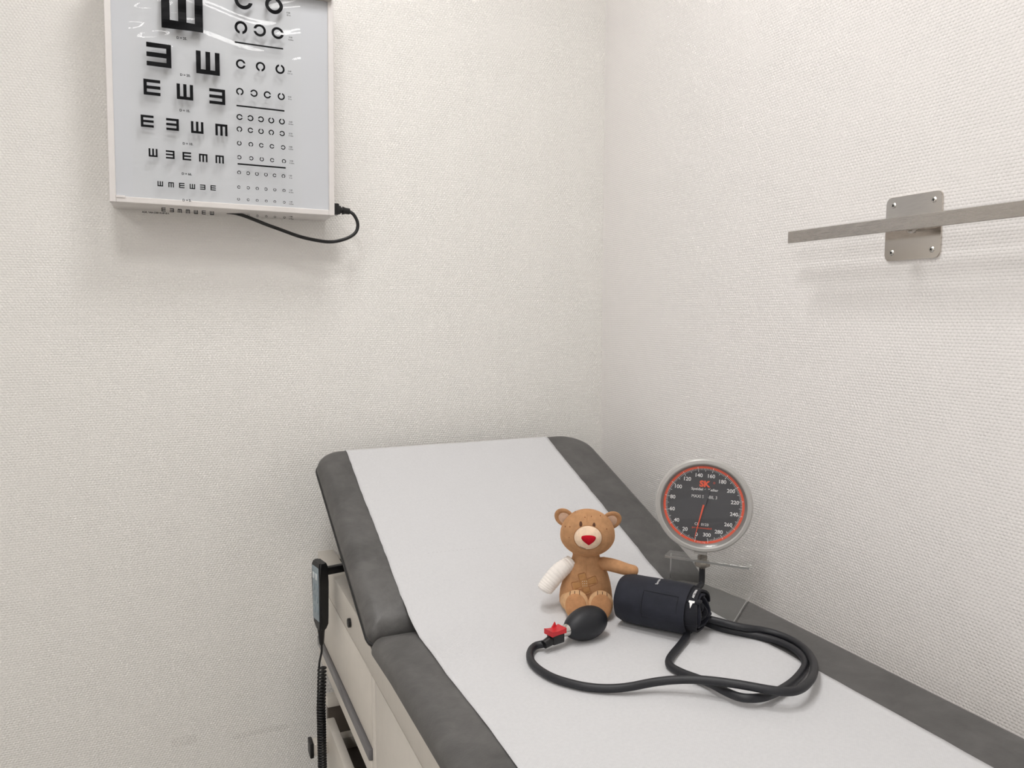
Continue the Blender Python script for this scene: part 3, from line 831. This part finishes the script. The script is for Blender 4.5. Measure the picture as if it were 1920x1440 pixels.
# bandaged white arm (hangs at its right side)
pth = catmull([(-0.026, -0.002, 0.083), (-0.036, -0.008, 0.076), (-0.049, -0.014, 0.066), (-0.0605, -0.019, 0.053), (-0.068, -0.022, 0.0435), (-0.0725, -0.024, 0.036)], 22)
N = len(pth); rad = []
for i in range(N):
    t = i / (N - 1)
    r = 0.0105 + 0.0035 * min(1, t / 0.35) - 0.0015 * max(0, (t - 0.6) / 0.4)
    if t > 0.86: r *= math.sqrt(max(0.02, 1 - ((t - 0.86) / 0.14) ** 2))
    r += 0.0008 * abs(math.sin(PI * t * 15)) ** 0.6 * (1 if t < 0.95 else 0.3)
    rad.append(r)
tube('corduroy_arm', pth, rad, M['corduroy'], tb, 28)
# other arm, laid over the cuff
pth = catmull([(0.022, 0.0, 0.080), (0.032, -0.008, 0.0815), (0.046, -0.016, 0.0812), (0.060, -0.023, 0.0795), (0.072, -0.027, 0.078), (0.0835, -0.029, 0.0765)], 10)
N = len(pth); rad = []
for i in range(N):
    t = i / (N - 1); r = 0.0105 + 0.0012 * math.sin(PI * min(1, t * 1.4)) - 0.0008 * t
    if t > 0.84: r *= math.sqrt(max(0.03, 1 - ((t - 0.84) / 0.16) ** 2))
    rad.append((r * 1.02, r * 0.96))
ar = tube('arm', pth, rad, M['plush'], tb, 24)
tube('arm_seam', [p + Vector((0.001, -0.0101, -0.0042)) for p in pth[16:44]], 0.0005, M['thread_tan'], ar, 6)
ellipsoid('shoulder_fold', (0.0275, -0.004, 0.0835), (0.0075, 0.008, 0.0085), M['plush'], tb, 24, 16)
# legs with big soles turned to the front
for (cx, cz, hx, sgn) in ((-0.0172, 0.0222, -0.026, -1), (0.0218, 0.0226, 0.022, 1)):
    lg = tube('leg', catmull([(hx * 1.05, 0.004, 0.017), (hx * 1.05, -0.014, 0.0185), (cx + sgn * 0.003, -0.030, 0.0225), (cx, -0.042, cz)], 6), [(0.0175, 0.0165)] * 6 + [(0.018, 0.0175)] * 6 + [(0.0185, 0.019)] * 7, M['plush_light'], tb, 28)
    F4 = Matrix.Translation((cx, -0.045, cz)) @ Matrix.Rotation(-0.28, 4, 'X') @ Matrix.Rotation(sgn * 0.16, 4, 'Z') @ Matrix.Rotation(sgn * 0.1, 4, 'Y')
    def foot_fn(p):
        q = Vector(p); k = 1 + 0.10 * q.z
        q.x *= k
        if q.y < 0: q.y = -abs(q.y) ** 0.8 * 0.75
        return q
    ft = ellipsoid('foot', (0, 0, 0), (0.0205, 0.0135, 0.0248), M['plush_light'], lg, 40, 28, foot_fn, F4)
    ft.parent = tb
    def sole_fn(p):
        q = Vector(p); q.x *= (1 + 0.10 * q.z); q.y = q.y * 0.5 - 0.02
        return q
    ellipsoid('sole', (0, -0.0072, -0.0016), (0.0172, 0.0075, 0.0208), M['plush_dark'], ft, 36, 20, sole_fn, F4)
    for tx in (-0.0085, 0.0, 0.0085):
        tp = []
        for k in range(9):
            zz = 0.0105 + 0.0125 * k / 8; xx = tx * (1 - 0.10 * k / 8)
            k2 = 1 + 0.10 * zz / 0.0248
            q = max(0, 1 - (xx / (0.0205 * k2)) ** 2 - (zz / 0.0248) ** 2)
            tp.append(F4 @ Vector((xx, -0.75 * (q ** 0.5) ** 0.8 * 0.0135 - 0.0004, zz)))
        tube('toe_stitch', tp, 0.00055, M['thread_brown'], ft, 6)
# crossed plaster on the belly
def plaster(name, cx, cz, L_, w, ang):
    ca, sa = math.cos(ang), math.sin(ang)
    outl = [(p.x, p.z) for p in [Vector((cx + (a * ca - b * sa), 0, cz + (a * sa + b * ca))) for a, b in
            [(L_ * sx - (0.25 * w if c else 0) * sx, w * sz * (1 if c else 0.75)) for sx, sz, c in ((1, -1, 1), (1, -1, 0), (1, 1, 0), (1, 1, 1), (-1, 1, 1), (-1, 1, 0), (-1, -1, 0), (-1, -1, 1))]]]
    o_ = patch_poly(name, outl, lambda x, z: torso_y(x, z) - 0.0002, 0.0007, M['patch'], tb, cx, cz, 6)
    tube('patch_stitch', [(x, torso_y(x, z) - 0.0007, z) for x, z in [q for i in range(len(outl)) for q in [tuple(outl[i][k] + (outl[(i + 1) % len(outl)][k] - outl[i][k]) * s / 5 for k in (0, 1)) for s in range(5)]] + outl[:1]], 0.0006, M['thread_tan'], o_, 6)
    return o_
plaster('plaster_patch', -0.0045, 0.0535, 0.0215, 0.0062, 0.32)
pl2 = plaster('plaster_patch', -0.0045, 0.0535, 0.0165, 0.0065, 1.90)
for i in range(3):
    for j in range(3):
        a = (i - 1) * 0.0033; b = (j - 1) * 0.0034
        x = -0.0040 + a - 0.1 * b; z = 0.0540 + b + 0.1 * a
        ellipsoid('white_stitch', (x, torso_y(x, z) - 0.0016, z), (0.0006, 0.0004, 0.0006), M['thread_white'], pl2, 8, 6)

# ------------------------------------------------------------------ blood pressure cuff
cu_loc = Vector((0.694, 1.020, 0.8014)); cu_rot = math.radians(-54.3)
cf = root('pressure_cuff', 'rolled navy fabric arm cuff lying beside the teddy bear', 'blood pressure cuff', cu_loc, cu_rot)
# local x along the roll (towards its right end), z up; wound section
HL = 0.060
def roll_pt(t, r_, squash=0.985):
    return (r_ * 1.06 * math.cos(t), 0.0392 + r_ * squash * math.sin(t))
def wrap(name, r0, r1, t0, t1, x0, x1, th, mat, ntheta=90, nx=14, wob=0.0, round_left=False, parent=cf):
    vs, fs = [], []
    for side in (0, 1):
        for i in range(ntheta + 1):
            s = i / ntheta; t = t0 + (t1 - t0) * s; r_ = r0 + (r1 - r0) * s - (th if side else 0)
            for j in range(nx + 1):
                a = j / nx; x = x0 + (x1 - x0) * a + wob * math.sin(t * 2.3 + 0.7) * a
                k = 1.0
                if round_left: k -= 0.10 * max(0, 1 - a / 0.16) ** 2
                k -= 0.02 * max(0, (a - 0.9) / 0.1) ** 2
                rr = r_ * k * (1 + 0.016 * math.sin(3 * t + 5 * a) + 0.010 * math.sin(7 * t - 3 * a))
                y, z = roll_pt(t, rr)
                vs.append((x, y, max(z, 0.0003 + (0.0006 if side else 0))))
    n1 = (ntheta + 1) * (nx + 1)
    for side in (0, 1):
        for i in range(ntheta):
            for j in range(nx):
                q = side * n1 + i * (nx + 1) + j; f = (q, q + 1, q + nx + 2, q + nx + 1); fs.append(f if side == 0 else f[::-1])
    for i in range(ntheta):
        for j in (0, nx):
            q = i * (nx + 1) + j; fs.append((q, q + nx + 1, q + nx + 1 + n1, q + n1))
    for i in (0, ntheta):
        for j in range(nx):
            q = i * (nx + 1) + j; fs.append((q, q + 1, q + 1 + n1, q + n1))
    return autosmooth(mesh(name, vs, fs, mat, parent), 50)
wrap('outer_wrap', 0.0375, 0.0400, -0.5 * PI, 1.75 * PI, -HL, HL - 0.004, 0.0028, M['fabric'], 110, 20, 0.0, True)
wrap('inner_wrap', 0.0345, 0.0325, 0.2, 0.2 + 2 * PI, -HL + 0.008, HL + 0.012, 0.003, M['fabric_edge'], 90, 14, 0.003)
wrap('inner_wrap', 0.0280, 0.0245, 1.2, 1.2 + 2 * PI, -HL + 0.01, HL + 0.015, 0.003, M['fabric'], 80, 10, 0.004)
wrap('inner_wrap', 0.0195, 0.010, 2.0, 2.0 + 3.2 * PI, -HL + 0.015, HL + 0.013, 0.0028, M['fabric_edge'], 90, 8, 0.004)
# loose binding ends at the open end of the roll
for (t, r_, l) in ((2.3, 0.030, 0.017), (3.6, 0.028, 0.014), (-0.5, 0.022, 0.020)):
    y, z = roll_pt(t, r_)
    bm = bmesh.new(); add_box(bm, HL - 0.01, HL + l, y - 0.007, y + 0.007, z - 0.0025, z + 0.0025, 0.0018, 2)
    autosmooth(bmobj('binding_end', bm, M['fabric_edge'], cf, False))
# lettering sewn on the roll: wrapped on its surface
def cuff_text(name, s, xc, tc, h, rot90, r_=0.0412, mat='white_print', w=None, bold=0.0):
    v, f = text_verts(s, w, h, bold); out = []
    for a, b in v:
        if rot90: dx, dt = -b, a
        else: dx, dt = a, b
        t = tc - dt / r_ if rot90 else tc - dt / r_
        y, z = roll_pt(t, r_); out.append((xc + dx, y, z))
    return mesh(name, out, f, M[mat], cf)
cuff_text('printed_name', 'ARTERIA', HL + 0.0045, 1.95, 0.0036, True, 0.0356, bold=0.02)
cuff_text('printed_name', 'Speidel + Keller', 0.004, 1.55, 0.0050, True, 0.0402)
ar_ = [(-0.0045, 0.002), (0.0045, 0.002), (0.0045, -0.001), (0.002, -0.0016), (-0.0005, -0.010), (-0.003, -0.0016), (-0.0045, -0.001)]
vs = []
for a, b in ar_:
    y, z = roll_pt(2.42 - b / 0.0352, 0.0358); vs.append((HL + 0.0045 + a, y, z))
mesh('printed_arrow', vs, [tuple(range(len(vs)))], M['white_print'], cf)
# stitched rectangle on the side facing the room
def cuff_line(pts, r_=0.0392):
    out = []
    for (x, t) in pts:
        y, z = roll_pt(t, r_); out.append(Vector((x, y, z)))
    return out
st_pts = []
for (xa, ta), (xb, tb_) in zip(((-0.012, 2.35), (0.044, 2.35), (0.044, 3.45), (-0.012, 3.45)), ((0.044, 2.35), (0.044, 3.45), (-0.012, 3.45), (-0.012, 2.35))):
    for k in range(10): st_pts.append((xa + (xb - xa) * k / 10, ta + (tb_ - ta) * k / 10))
st_pts.append(st_pts[0])
tube('seam_stitch', cuff_line(st_pts), 0.0004, M['fabric_edge'], cf, 6)

# ------------------------------------------------------------------ inflation bulb with valve
bu_loc = Vector((0.566, 1.026, 0.8013))
A = Vector((0.0855, 0.022, 0)).normalized()
bu = root('inflation_bulb', 'black rubber hand bulb with red valve lever in front of the teddy bear', 'inflation bulb', bu_loc, math.atan2(A.y, A.x))
prof_b = []
for k in range(33):
    a = PI * k / 32; x = -math.cos(a); r_ = math.sin(a)
    r_ *= (1 + 0.10 * x - 0.06 * x * x)
    prof_b.append((x * 0.0410, r_ * 0.0250))
pts = [(x, 0, 0.0250 - 0.0012 * (1 - x / 0.0410)) for x, _ in prof_b]
tube('bulb', pts, [max(r, 0.0004) for _, r in prof_b], M['bulb'], bu, 48)
tube('metal_ring', [(-0.050, 0, 0.0226), (-0.0435, 0, 0.0228), (-0.0400, 0, 0.023), (-0.036, 0, 0.023)], [0.0072, 0.0080, 0.0090, 0.0090], M['chrome'], bu, 28)
bm = bmesh.new(); add_box(bm, -0.071, -0.049, -0.0085, 0.0085, 0.0095, 0.0255, 0.002, 2); vb = autosmooth(bmobj('valve_body', bm, M['black_plastic'], bu))
tube('hose_nipple', [(-0.068, 0, 0.0155), (-0.077, 0, 0.0135), (-0.083, 0, 0.012)], [0.0075, 0.0068, 0.0062], M['black_plastic'], bu, 20)
# red lever: curved plate with a raised thumb tip
bm = bmesh.new()
secs = []
for k in range(13):
    s = k / 12; x = -0.0745 + 0.0275 * s
    z = 0.0300 + 0.0018 * (2 * s - 1) ** 2
    secs.append((x, z))
prev = None
for i, (x, z) in enumerate(secs):
    hw = 0.0098 - 0.0012 * math.sin(PI * i / 12)
    r4 = [bm.verts.new(p) for p in ((x, -hw, 0.024), (x, hw, 0.024), (x, hw, z), (x, -hw, z))]
    if prev:
        for k in range(4): bm.faces.new((prev[k], prev[(k + 1) % 4], r4[(k + 1) % 4], r4[k]))
    else: bm.faces.new(r4)
    prev = r4
bm.faces.new(prev)
lv = bmobj('valve_lever', bm, M['red_plastic'], vb); lv.parent = bu; autosmooth(lv, 40)
tp = [bm2 for bm2 in ()]
mesh('lever_tip', [(-0.063, 0.0092, 0.0275), (-0.051, 0.0092, 0.0285), (-0.0545, 0.0092, 0.0375), (-0.062, 0.006, 0.0275), (-0.052, 0.006, 0.0285), (-0.0545, 0.0082, 0.0375)], [(0, 1, 2), (3, 5, 4), (0, 2, 5, 3), (1, 4, 5, 2), (0, 3, 4, 1)], M['red_plastic'], lv)

# ------------------------------------------------------------------ rubber hoses
H1 = [(0.4960, 1.0080, 0.814), (0.4870, 1.0130, 0.811), (0.4749, 1.0151, 0.809), (0.4607, 1.0004, 0.8075), (0.4509, 0.975, 0.807), (0.4499, 0.948, 0.807), (0.4563, 0.919, 0.807), (0.4692, 0.8966, 0.807), (0.4864, 0.876, 0.807), (0.5091, 0.8592, 0.808), (0.534, 0.8466, 0.811), (0.5619, 0.8387, 0.815), (0.5873, 0.827, 0.819), (0.6102, 0.812, 0.822), (0.6305, 0.7938, 0.824), (0.6528, 0.7686, 0.826), (0.6752, 0.7448, 0.826), (0.6944, 0.7326, 0.825), (0.716, 0.7323, 0.824), (0.7469, 0.7476, 0.822), (0.7775, 0.7712, 0.8185), (0.8086, 0.8039, 0.8145), (0.829, 0.838, 0.812), (0.838, 0.8711, 0.811), (0.8326, 0.899, 0.812), (0.8182, 0.918, 0.814), (0.7964, 0.9289, 0.817), (0.7788, 0.945, 0.819), (0.7675, 0.9633, 0.820), (0.742, 0.9950, 0.822)]
H2 = [(0.7274, 0.9846, 0.818), (0.7111, 0.9646, 0.811), (0.7018, 0.9545, 0.808), (0.6778, 0.9358, 0.807), (0.6475, 0.9129, 0.807), (0.6311, 0.8972, 0.807), (0.624, 0.8818, 0.807), (0.6274, 0.8589, 0.807), (0.6357, 0.8342, 0.808), (0.64, 0.8112, 0.81), (0.6422, 0.7866, 0.811), (0.647, 0.7662, 0.812), (0.6588, 0.755, 0.813), (0.6787, 0.7531, 0.812), (0.7074, 0.7606, 0.8105), (0.744, 0.7757, 0.808), (0.7774, 0.7942, 0.807), (0.7998, 0.8095, 0.807), (0.8135, 0.8259, 0.807), (0.8226, 0.8491, 0.807), (0.8242, 0.8726, 0.807), (0.8194, 0.8956, 0.807), (0.8078, 0.9178, 0.807), (0.7933, 0.9373, 0.807), (0.7785, 0.9572, 0.807), (0.7683, 0.9773, 0.808), (0.751, 1.0098, 0.812)]
for nm, H, lab in (('rubber_hose', H1, 'black rubber hose running from the hand bulb valve round to the cuff'), ('rubber_hose', H2, 'black rubber hose looping from under the cuff roll and back to it')):
    p = smooth_path(catmull(H, 8), 6)
    base = Vector((p[0].x, p[0].y, 0.8013))
    o = tube(nm, [q - base for q in p], 0.0056, M['rubber'], None, 16)
    o.location = base
    tag(o, lab, 'hose', 'hoses of the blood pressure meter')

# ------------------------------------------------------------------ blood pressure gauge on clear stand
SB = Vector((0.839, 1.1915, 0.8014)); s_rot = math.radians(-51.0)
ga = root('pressure_gauge', 'round silver blood pressure gauge with black dial on a clear acrylic stand', 'blood pressure gauge', SB, s_rot)
# local x: along the stand to the right, y: away from the room, z up; origin = back left corner of the foot
SW, SD, STH, SH = 0.149, 0.172, 0.005, 0.059
bm = bmesh.new(); add_box(bm, 0, SW, -SD, 0, 0, STH, 0.0003, 1); autosmooth(bmobj('stand_foot', bm, M['acrylic'], ga))
bm = bmesh.new(); add_box(bm, 0, SW, -0.0045, 0, STH, SH - STH, 0.0003, 1); autosmooth(bmobj('stand_back', bm, M['acrylic'], ga))
bm = bmesh.new(); add_box(bm, -0.003, SW + 0.001, -0.034, 0.001, SH - STH, SH, 0.0003, 1); autosmooth(bmobj('stand_shelf', bm, M['acrylic'], ga))
bm = bmesh.new(); add_box(bm, 0.001, SW - 0.001, -SD - 0.0004, -SD + 0.0012, 0.0006, STH - 0.0006); bmobj('polished_edge', bm, M['acrylic_edge'], ga)
bm = bmesh.new(); add_box(bm, SW - 0.0012, SW + 0.0004, -SD + 0.001, -0.001, 0.0006, STH - 0.0006); bmobj('polished_edge', bm, M['acrylic_edge'], ga)
bm = bmesh.new(); add_box(bm, -0.002, SW, -0.0344, -0.0328, SH - STH + 0.0006, SH - 0.0006); bmobj('polished_edge', bm, M['acrylic_edge'], ga)
bm = bmesh.new(); add_box(bm, -0.0004, 0.0010, -0.0043, -0.0002, STH, SH - STH); bmobj('polished_edge', bm, M['acrylic_edge'], ga)
bm = bmesh.new(); add_box(bm, 0.078, 0.092, -SD - 0.0010, -SD - 0.0002, 0.0008, STH - 0.0008); bmobj('stand_label', bm, M['grey_alu'], ga)
GX, GY = 0.0635, -0.021
# fitting below and above the shelf
def lathe_z(name, prof, mat, parent, M4, n=40):
    return lathe_y(name, [(r, z) for r, z in prof], mat, parent, n, M4 @ Matrix.Rotation(PI / 2, 4, 'X'))
G4 = Matrix.Translation((GX, GY, 0))
lathe_z('shelf_collar', [(0.0, SH + 0.0045), (0.0088, SH + 0.0045), (0.0088, SH - 0.0001), (0.0, SH - 0.0001)], M['brass'], ga, G4)
lathe_z('lock_nut', [(0.0, SH - STH), (0.0135, SH - STH), (0.0140, SH - STH - 0.001), (0.0140, SH - STH - 0.0075), (0.013, SH - STH - 0.0085), (0.007, SH - STH - 0.0085), (0.0055, SH - STH - 0.0135), (0, SH - STH - 0.0135)], M['brass'], ga, G4, 8)
tube('hose_stub', catmull([(GX, GY, SH - STH - 0.012), (GX, GY, SH - STH - 0.022), (GX, GY, 0.0200), (GX, GY - 0.003, 0.0128), (GX - 0.001, GY - 0.012, 0.0108), (GX - 0.003, GY - 0.030, 0.0106)], 6), 0.0054, M['rubber'], ga, 16)
GC = 0.0995 + SH    # height of dial centre above the foot
D4 = Matrix.Translation((GX, GY, GC)) @ Matrix.Rotation(math.radians(13), 4, 'Z') @ Matrix.Rotation(math.radians(2.2), 4, 'Y')
RO, RD = 0.0852, 0.0708
lathe_y('housing', [(0, 0.021), (0.052, 0.021), (0.066, 0.017), (0.078, 0.008), (0.0840, 0.001), (RO, -0.004), (RO, -0.010), (0.0845, -0.0135), (0.0822, -0.0155), (0.0775, -0.0158), (0.0752, -0.0145), (0.0742, -0.0105), (0.0735, -0.006), (0.0725, -0.0045)], M['housing'], ga, 96, D4)
bz = lathe_y('dial', [(0, -0.0055), (0.0742, -0.0055), (0.0742, -0.0045)], M['dial'], ga, 96, D4)
def flat_on_dial(name, pts, fs, mat, y=-0.0058, parent=bz):
    return mesh(name, [(x, y, z) for x, z in pts], fs, M[mat], parent, False, D4)
def annulus(r0, r1, n=96):
    v = []; f = []
    for k in range(n):
        t = 2 * PI * k / n; v += [(r0 * math.cos(t), r0 * math.sin(t)), (r1 * math.cos(t), r1 * math.sin(t))]
    for k in range(n): a = 2 * k; b = 2 * ((k + 1) % n); f.append((a, a + 1, b + 1, b))
    return v, f
v, f = annulus(0.0662, RD); flat_on_dial('red_ring', v, f, 'orange_print')
lathe_y('bezel', [(RD - 0.0002, -0.0054), (RD - 0.0002, -0.0075), (RD + 0.0006, -0.0090), (0.0738, -0.0128), (0.0750, -0.0146)], M['bezel'], ga, 96, D4)
def ang(v): return math.radians(9.6 + v / 300 * 340.8)
tv, tf, rv, rf = [], [], [], []
def quad(L, F, r0, r1, a, w):
    dx, dz = -math.sin(a), -math.cos(a); px, pz = -dz * w, dx * w
    b = len(L); L += [(dx * r0 - px, dz * r0 - pz), (dx * r1 - px, dz * r1 - pz), (dx * r1 + px, dz * r1 + pz), (dx * r0 + px, dz * r0 + pz)]; F.append((b, b + 1, b + 2, b + 3))
for k in range(151):
    val = 2 * k; a = ang(val)
    if val % 20 == 0: quad(tv, tf, 0.0605, 0.0690, a, 0.00042)
    elif val % 10 == 0: quad(tv, tf, 0.0610, 0.0668, a, 0.00036)
    else: quad(tv, tf, 0.0632, 0.0668, a, 0.00028)
flat_on_dial('tick_marks', tv, tf, 'white_print', -0.0060)
for val in range(0, 301, 20):
    a = ang(val); rr = 0.0545 if val >= 100 else 0.0555
    v, f = text_verts(str(val), None, 0.0070, 0.02)
    cx, cz = -rr * math.sin(a), -rr * math.cos(a)
    flat_on_dial('numeral', [(cx + x, cz + z) for x, z in v], f, 'white_print', -0.0060)
def dial_text(name, s, cx, cz, w, h, mat, bold=0.0):
    v, f = text_verts(s, w, h, bold); flat_on_dial(name, [(cx + x, cz + z) for x, z in v], f, mat, -0.0060)
dial_text('maker_mark', 'SK', 0.0005, 0.0385, 0.0195, 0.0120, 'orange_print', 0.05)
dial_text('maker_mark', 'R', 0.0160, 0.0415, None, 0.0018, 'orange_print')
v, f = annulus(0.0015, 0.0019, 24); flat_on_dial('maker_mark', [(x + 0.0160, z + 0.0415) for x, z in v], f, 'orange_print', -0.0060)
dial_text('maker_name', 'Speidel + Keller', 0.0005, 0.0278, 0.047, 0.0062, 'white_print', 0.012)
dial_text('model_name', 'MAXI STABIL 3', 0.0005, 0.0152, 0.044, 0.0056, 'white_print')
dial_text('approval_mark', 'CE  0123', -0.0015, -0.0355, 0.024, 0.0048, 'white_print', 0.012)
dial_text('type_name', 'pressostabil', -0.0005, -0.0425, 0.034, 0.0042, 'orange_print', 0.008)
dial_text('unit_mark', 'mm Hg', -0.0002, -0.0683, 0.0145, 0.0022, 'white_print')
# needle
dx, dz = -math.sin(ang(1.5)), -math.cos(ang(1.5)); px, pz = -dz, dx
def strip(r0, r1, w0, w1):
    return [(dx * r0 - px * w0, dz * r0 - pz * w0), (dx * r1 - px * w1, dz * r1 - pz * w1), (dx * r1 + px * w1, dz * r1 + pz * w1), (dx * r0 + px * w0, dz * r0 + pz * w0)]
def slab(name, pts, y0, y1, mat, parent):
    n = len(pts); vs = [(x, y0, z) for x, z in pts] + [(x, y1, z) for x, z in pts]
    fs = [tuple(range(n)), tuple(reversed(range(n, 2 * n)))] + [(k, (k + 1) % n, n + (k + 1) % n, n + k) for k in range(n)]
    return mesh(name, vs, fs, M[mat], parent, False, D4)
nd = slab('needle', strip(-0.001, 0.0625, 0.0016, 0.0004), -0.0092, -0.0088, 'orange_print', ga)
slab('needle_tail', strip(-0.0300, 0.0005, 0.0042, 0.0032), -0.0087, -0.0083, 'dial', nd)
lathe_y('lens', [(0, -0.0115), (0.05, -0.0112), (0.0742, -0.0105)], M['lens'], ga, 64, D4)
# neck below the housing
bm = bmesh.new(); add_box(bm, -0.0115, 0.0115, -0.009, 0.009, -0.091, -0.080, 0.0025, 2); autosmooth(bmobj('gauge_neck', bm, M['housing'], ga, False, D4))
lathe_z('gauge_stem', [(0.0, 0.0), (0.0075, 0.0), (0.0075, -0.018), (0.0, -0.018)], M['brass'], ga, Matrix.Translation((GX, GY, SH + 0.0165)), 24)
